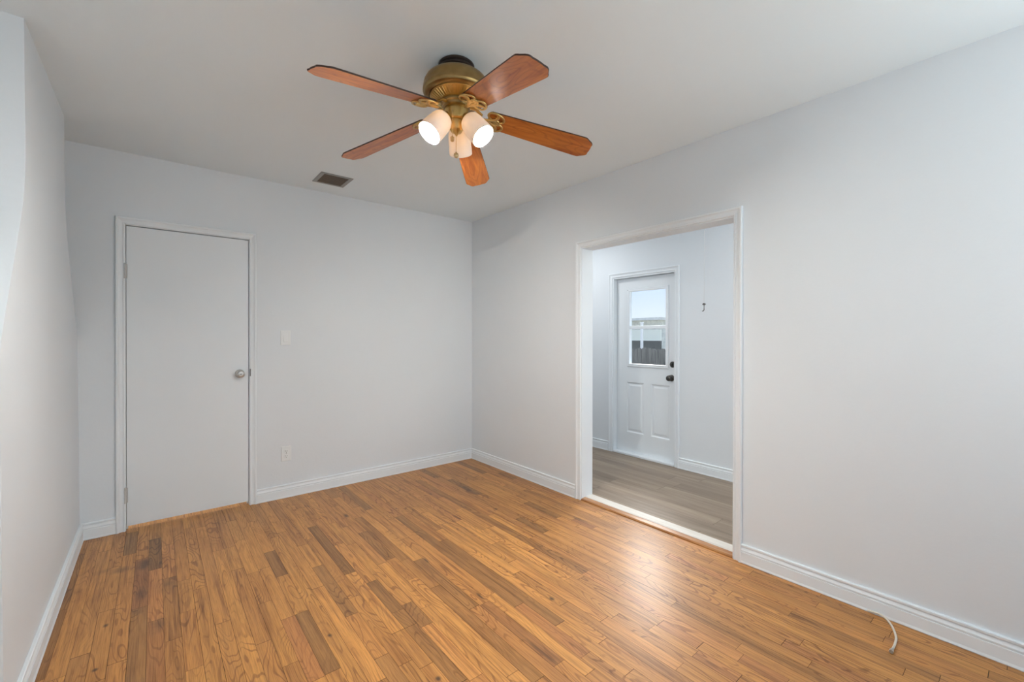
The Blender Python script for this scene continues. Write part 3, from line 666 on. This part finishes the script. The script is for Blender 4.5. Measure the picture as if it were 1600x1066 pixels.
def blade(k, az, z_root, z_tip, r_root=.145, r_tip=.645, pitch=math.radians(12)):
    half = [(0.0, .046), (.010, .0535), (.10, .0575), (.30, .0655), (.405, .069), (.418, .0685), (.424, .0655), (.430, .060), (.438, .0545), (.446, .049), (.452, .043), (.4555, .036), (.4545, .024), (.456, .010)]
    Lb = r_tip-r_root; sc = Lb/.456
    out = [(x*sc, w) for x, w in half]; poly = out+[(x, -w) for x, w in reversed(out)]
    ca, sa = math.cos(az), math.sin(az); e_r = Vector((ca, sa, 0)); e_t = Vector((-sa, ca, 0)); slope = (z_tip-z_root)/Lb
    ex = (e_r+Vector((0, 0, slope))).normalized()
    et = (e_t*math.cos(pitch)-Vector((0, 0, 1))*math.sin(pitch)).normalized()    # clockwise edge rides high
    nz = ex.cross(et).normalized()
    if nz.z < 0: nz = -nz
    org = Vector((FX, FY, z_root))+e_r*r_root
    bm = bmesh.new(); uvl = bm.loops.layers.uv.new('UVMap')
    rows = []
    for lvl, ins in ((-.003, .0012), (-.0018, 0), (.0018, 0), (.003, .0012)):
        rows.append([bm.verts.new(org+ex*(x-ins*(1 if x > .2 else -1)*.5)+et*(w-math.copysign(ins, w))+nz*lvl) for x, w in poly])
    bm.faces.new(rows[0][::-1]); bm.faces.new(rows[-1]); n = len(poly)
    for A, B in zip(rows, rows[1:]):
        for i in range(n):
            f = bm.faces.new((A[i], A[(i+1) % n], B[(i+1) % n], B[i])); f.material_index = 1
    for f in bm.faces:
        for lp in f.loops:
            d = lp.vert.co-org; lp[uvl].uv = (d.dot(ex)+k*3.7, d.dot(et)+k*1.3)
    fin('fan_blade', bm, [BW, EDGE], fan)
    # iron under the blade
    bm = bmesh.new()
    def pt(x, w, d=-.007): return org+ex*x+et*w+nz*d
    hub = Vector((FX, FY, 2.318))+e_r*.055
    mid = Vector((FX, FY, (2.312+z_root)/2-.004))+e_r*.115
    tube(bm, [hub, hub+e_r*.03+Vector((0, 0, -.004)), mid, pt(-.035, 0, -.010), pt(-.005, 0, -.008)], [.013, .011, .009, .009, .010], 10, flat=.6)
    for s in (1, -1):
        loop = []
        for q in range(26):
            t = 2*PI*q/26
            x = .028+.036*math.cos(t); w = .031+.026*math.sin(t)
            # teardrop leaning outwards
            loop.append(pt(x-.35*(w-.031)*1.0+.004, s*w, -.0085))
        tube(bm, loop, .0052, 8, closed=True, flat=.75)
        leaf = []
        for q in range(14):
            t = q/13; ang = -0.2+2.3*t
            leaf.append(pt(-.028+.075*math.sin(ang)*.9, s*(.004+.058*(1-math.cos(ang))*.62), -.010))
        tube(bm, leaf, [.004+.005*math.sin(PI*q/13) for q in range(14)], 8, flat=.6)
    ring = [pt(.036+.015*math.cos(2*PI*q/20), .015*math.sin(2*PI*q/20), -.009) for q in range(20)]
    tube(bm, ring, .0045, 8, closed=True, flat=.8)
    lathe(bm, [(0, .0), (.006, 0), (.006, .003), (0, .004)], pt(.036, 0, -.006), -nz, 14)
    for s in (1, -1): lathe(bm, [(0, .0), (.005, 0), (.005, .006), (0, .007)], pt(.030, s*.031, -.003), -nz, 12)
    # mounting plate against the blade
    v = [bm.verts.new(pt(x, w, d)) for d in (-.0035, -.0055) for x, w in ((-.004, -.016), (.058, -.010), (.058, .010), (-.004, .016))]
    for f in ((0, 1, 2, 3), (7, 6, 5, 4), (0, 4, 5, 1), (1, 5, 6, 2), (2, 6, 7, 3), (3, 7, 4, 0)): bm.faces.new([v[i] for i in f])
    fin('blade_iron', bm, BRASS, fan, smooth=True)
for k, (az, zr, zt) in enumerate([(-171.5, 2.275, 2.195), (-97.5, 2.27, 2.175), (-26, 2.275, 2.187), (46, 2.275, 2.187), (117.0, 2.275, 2.187)]):
    blade(k, math.radians(az), zr, zt)

# lamps: frosted glass shades, bulbs inside
SH = bpy.data.materials.new('frosted_shade_glass'); SH.use_nodes = True; q_ = SH.node_tree; q_.nodes.clear()
o_ = q_.nodes.new('ShaderNodeOutputMaterial'); mx = q_.nodes.new('ShaderNodeMixShader'); tr = q_.nodes.new('ShaderNodeBsdfTranslucent'); pr = q_.nodes.new('ShaderNodeBsdfPrincipled')
tr.inputs[0].default_value = (.92, .70, .46, 1); pr.inputs['Base Color'].default_value = (.86, .84, .82, 1); pr.inputs['Roughness'].default_value = .35; mx.inputs[0].default_value = .11
q_.links.new(pr.outputs[0], mx.inputs[1]); q_.links.new(tr.outputs[0], mx.inputs[2]); q_.links.new(mx.outputs[0], o_.inputs[0])
BULB = bpy.data.materials.new('bulb_glow'); BULB.use_nodes = True; b_ = P(BULB); b_.inputs['Emission Color'].default_value = (1.0, .955, .895, 1); b_.inputs['Emission Strength'].default_value = 1800.0
b_.inputs['Base Color'].default_value = (.9, .9, .9, 1)
dF = math.atan2(FY, FX)
for phi in (-9, 120, -120):
    az = dF+math.radians(phi); er = Vector((math.cos(az), math.sin(az), 0)); tau = math.radians(50)
    ax = (er*math.cos(tau)-Vector((0, 0, 1))*math.sin(tau)).normalized()
    oc = Vector((FX, FY, 2.159))+er*.133; nk = oc-ax*.122
    hub = Vector((FX, FY, 2.262))+er*.030
    bm = bmesh.new(); tube(bm, [hub, hub+er*.016, nk-ax*.020, nk-ax*.004], [.010, .009, .009, .010], 12)
    lathe(bm, [(0, -.018), (.014, -.018), (.021, -.010), (.023, .002), (.023, .008), (0, .008)], nk, ax, 28)
    arm = fin('lamp_arm', bm, BRASS, fan, smooth=True)
    bm = bmesh.new()
    prof = [(.0225, .004), (.030, .006), (.040, .013), (.0465, .025), (.050, .042), (.052, .070), (.0535, .100), (.0535, .122), (.0520, .1235), (.0508, .122), (.0508, .100), (.0493, .070), (.0473, .042), (.0438, .026), (.038, .015), (.029, .009), (.0225, .007)]
    lathe(bm, prof, nk, ax, 56); fin('lamp_shade', bm, SH, fan, smooth=True)
    bm = bmesh.new(); lathe(bm, [(0, .006), (.013, .006), (.013, .028), (.016, .036), (.024, .050), (.0285, .066), (.0275, .080), (.020, .092), (.010, .0975), (0, .0985)], nk, ax, 32)
    fin('light_bulb', bm, BULB, fan, smooth=True)
# pull chains
def pchain(name, dlat, ddep, z0, z1, rf, lab):
    rx = Vector((math.cos(YAW), -math.sin(YAW), 0)); dx = Vector((math.sin(YAW), math.cos(YAW), 0))
    c = Vector((FX, FY, 0))+rx*dlat+dx*ddep
    bm = bmesh.new(); tube(bm, [(c.x, c.y, z0), (c.x, c.y, z1)], .0009, 6)
    n = int((z0-z1)/.0075)
    for i in range(n):
        z = z1+(i+.5)*(z0-z1)/n
        lathe(bm, [(0, -.0017), (.0012, -.0012), (.0017, 0), (.0012, .0012), (0, .0017)], (c.x, c.y, z), (0, 0, 1), 6)
    pc = fin('pull_chain', bm, CHAIN, fan, smooth=True)
    bm = bmesh.new(); lathe(bm, [(0, .012), (.003, .010), (.005, .006), (.009, .004), (rf, -.003), (rf, -.006), (.008, -.012), (.004, -.015), (0, -.016)], (c.x, c.y, z1), (0, 0, 1), 24)
    fin('chain_fob', bm, CHAIN, pc, smooth=True)
pchain('a', -.011, -.054, 2.275, 2.150, .0085, '')
pchain('b', .004, -.040, 2.215, 2.085, .0105, '')

# ------------------------------------------------------------------ hall pull cord with hook
hk = empty('attic_pull_cord', (3.35, 1.699, H), 'thin pull cord with a metal hook hanging from the hall ceiling beside the glazed door', 'pull cord')
bm = bmesh.new(); tube(bm, [(3.35, 1.699, H), (3.35, 1.699, 1.555)], .0010, 8)
lathe(bm, [(0, H), (.008, H), (.006, H-.008), (0, H-.010)], (3.35, 1.699, 0), (0, 0, 1), 16)
fin('cord', bm, mat('cord_grey', (.62, .62, .61), .6), hk)
bm = bmesh.new(); R_ = Vector((math.cos(YAW), -math.sin(YAW), 0)); c = Vector((3.35, 1.699, 0))
lathe(bm, [(0, 1.556), (.006, 1.555), (.012, 1.549), (.013, 1.545), (.010, 1.541), (0, 1.540)], (3.35, 1.699, 0), (0, 0, 1), 20)
tube(bm, [c+Vector((0, 0, 1.545)), c+Vector((0, 0, 1.502)), c+Vector((0, 0, 1.495))-R_*.003, c+Vector((0, 0, 1.491))-R_*.010, c+Vector((0, 0, 1.493))-R_*.015], .0034, 10)
fin('hook', bm, DARKM, hk, smooth=True)

# ------------------------------------------------------------------ coax cable by the right baseboard
def crom(pts, n=10):
    out = []; P_ = [Vector(p_) for p_ in pts]; P_ = [P_[0]*2-P_[1]]+P_+[P_[-1]*2-P_[-2]]
    for i in range(1, len(P_)-2):
        a, b_, c_, d = P_[i-1:i+3]
        for k in range(n):
            t = k/n; out.append(.5*((2*b_)+(c_-a)*t+(2*a-5*b_+4*c_-d)*t*t+(3*b_-a-3*c_+d)*t**3))
    out.append(P_[-2]); return out
cp = [(2.584, .524, .003), (2.571, .496, .012), (2.562, .463, .017), (2.532, .431, .015), (2.490, .408, .010), (2.438, .391, .0065), (2.387, .386, .0065), (2.345, .385, .0080), (2.330, .385, .0085)]
cbx = empty('coax_cable', (2.45, .42, 0), 'short cream coax cable with metal end poking out from the right baseboard', 'cable')
path = crom(cp, 8); bm = bmesh.new(); tube(bm, path, .0044, 12)
fin('cable_jacket', bm, mat('cable_cream', (.78, .72, .62), .45), cbx, smooth=True)
end = path[-1]; dr = (path[-1]-path[-3]).normalized()
bm = bmesh.new(); lathe(bm, [(0, -.004), (.0052, -.004), (.0052, .006), (.0060, .007), (.0060, .009), (.0078, .010), (.0082, .013), (.0082, .020), (.0072, .022), (.0055, .022), (.0055, .016), (.001, .016), (.0008, .026), (0, .026)], end, dr, 12)
fin('connector', bm, NICKEL, cbx, smooth=True)

# ------------------------------------------------------------------ outside, seen through the door glass
GZ = -.55
def ground():
    M = mat('yard_ground', (.22, .23, .15), .9); g = N(M, 'ShaderNodeNewGeometry'); n = N(M, 'ShaderNodeTexNoise'); n.inputs['Scale'].default_value = 3; n.inputs['Detail'].default_value = 5
    L(M, g.outputs['Position'], n.inputs['Vector']); L(M, ramp(M, n.outputs[0], [(.35, (.24, .23, .17)), (.65, (.36, .34, .28))]), P(M).inputs['Base Color']); return M
tag(fin('yard_ground', boxes((X2+.2, 40, -20, 40, GZ-.1, GZ)), ground()), kind='structure')
FENCE = wood_simple('weathered_fence_wood', (.24, .225, .20), (.10, .095, .085), .9, (25, 25, 2))
fe = empty('wooden_fence', (9.0, 6.0, GZ), 'dark weathered picket fence beyond the glazed door', 'fence')
rng = random.Random(5)
y = 4.6; k = 0
while y < 7.6:
    w = .125; h = 1.01+rng.uniform(-.02, .02)
    bm = bmesh.new(); x0 = 9.0+rng.uniform(-.004, .004)
    pf = [(y, GZ), (y+w-.006, GZ), (y+w-.006, h-.035), (y+w-.03, h), (y+.024, h), (y, h-.035)]
    a = [bm.verts.new((x0, yy, zz)) for yy, zz in pf]; b2 = [bm.verts.new((x0+.018, yy, zz)) for yy, zz in pf]
    bm.faces.new(a[::-1]); bm.faces.new(b2)
    for i in range(6): bm.faces.new((a[i], a[(i+1) % 6], b2[(i+1) % 6], b2[i]))
    fin('board', bm, FENCE, fe); y += w; k += 1
for z in (-.2, .75): fin('rail', boxes((9.024, 9.064, 4.55, 7.65, z, z+.09)), FENCE, fe)
SIDE = mat('siding_cream', (.93, .94, .84), .6); SIDE2 = wood_simple('siding_weathered', (.80, .81, .74), (.56, .57, .52), .8, (8, 8, 8)); SKIRT = wood_simple('skirt_dark', (.17, .17, .15), (.10, .10, .09), .85, (6, 30, 6))
sd = empty('neighbour_shed', (12.6, 9.2, GZ), 'low flat roofed shed with pale siding behind the fence', 'shed')
bm = bmesh.new(); z = 1.16
while z < 1.50:
    prism = [(12.0, z), (11.985, z), (12.0, z+.115)]
    box(bm, 11.985, 12.1, 7.48, 11.0, z, z+.012); box(bm, 11.995, 12.1, 7.48, 11.0, z+.012, z+.115); z += .115
fin('siding', bm, SIDE, sd)
fin('upper_wall', boxes((12.005, 12.1, 7.48, 11.0, z, 1.80)), SIDE2, sd)
fin('lower_wall', boxes((12.01, 12.1, 7.48, 11.0, GZ, 1.16)), SKIRT, sd)
fin('side_wall', boxes((12.1, 14.0, 7.48, 7.58, GZ, 1.80), (12.1, 14.0, 10.9, 11.0, GZ, 1.80), (13.9, 14.0, 7.58, 10.9, GZ, 1.8)), SIDE2, sd)
fin('roof', boxes((11.8, 14.1, 7.38, 11.15, 1.80, 1.88)), wood_simple('roof_edge', (.82, .82, .78), (.66, .66, .63), .8, (5, 5, 5)), sd)
pt_ = boxes((10.0, 10.06, 6.765, 6.815, GZ, 1.68)); box(pt_, 9.99, 10.07, 6.755, 6.825, 1.65, 1.68)
tag(fin('white_post', pt_, mat('post_white', (.95, .95, .94), .5), off=None), 'white square post standing between the fence and the shed', 'post')
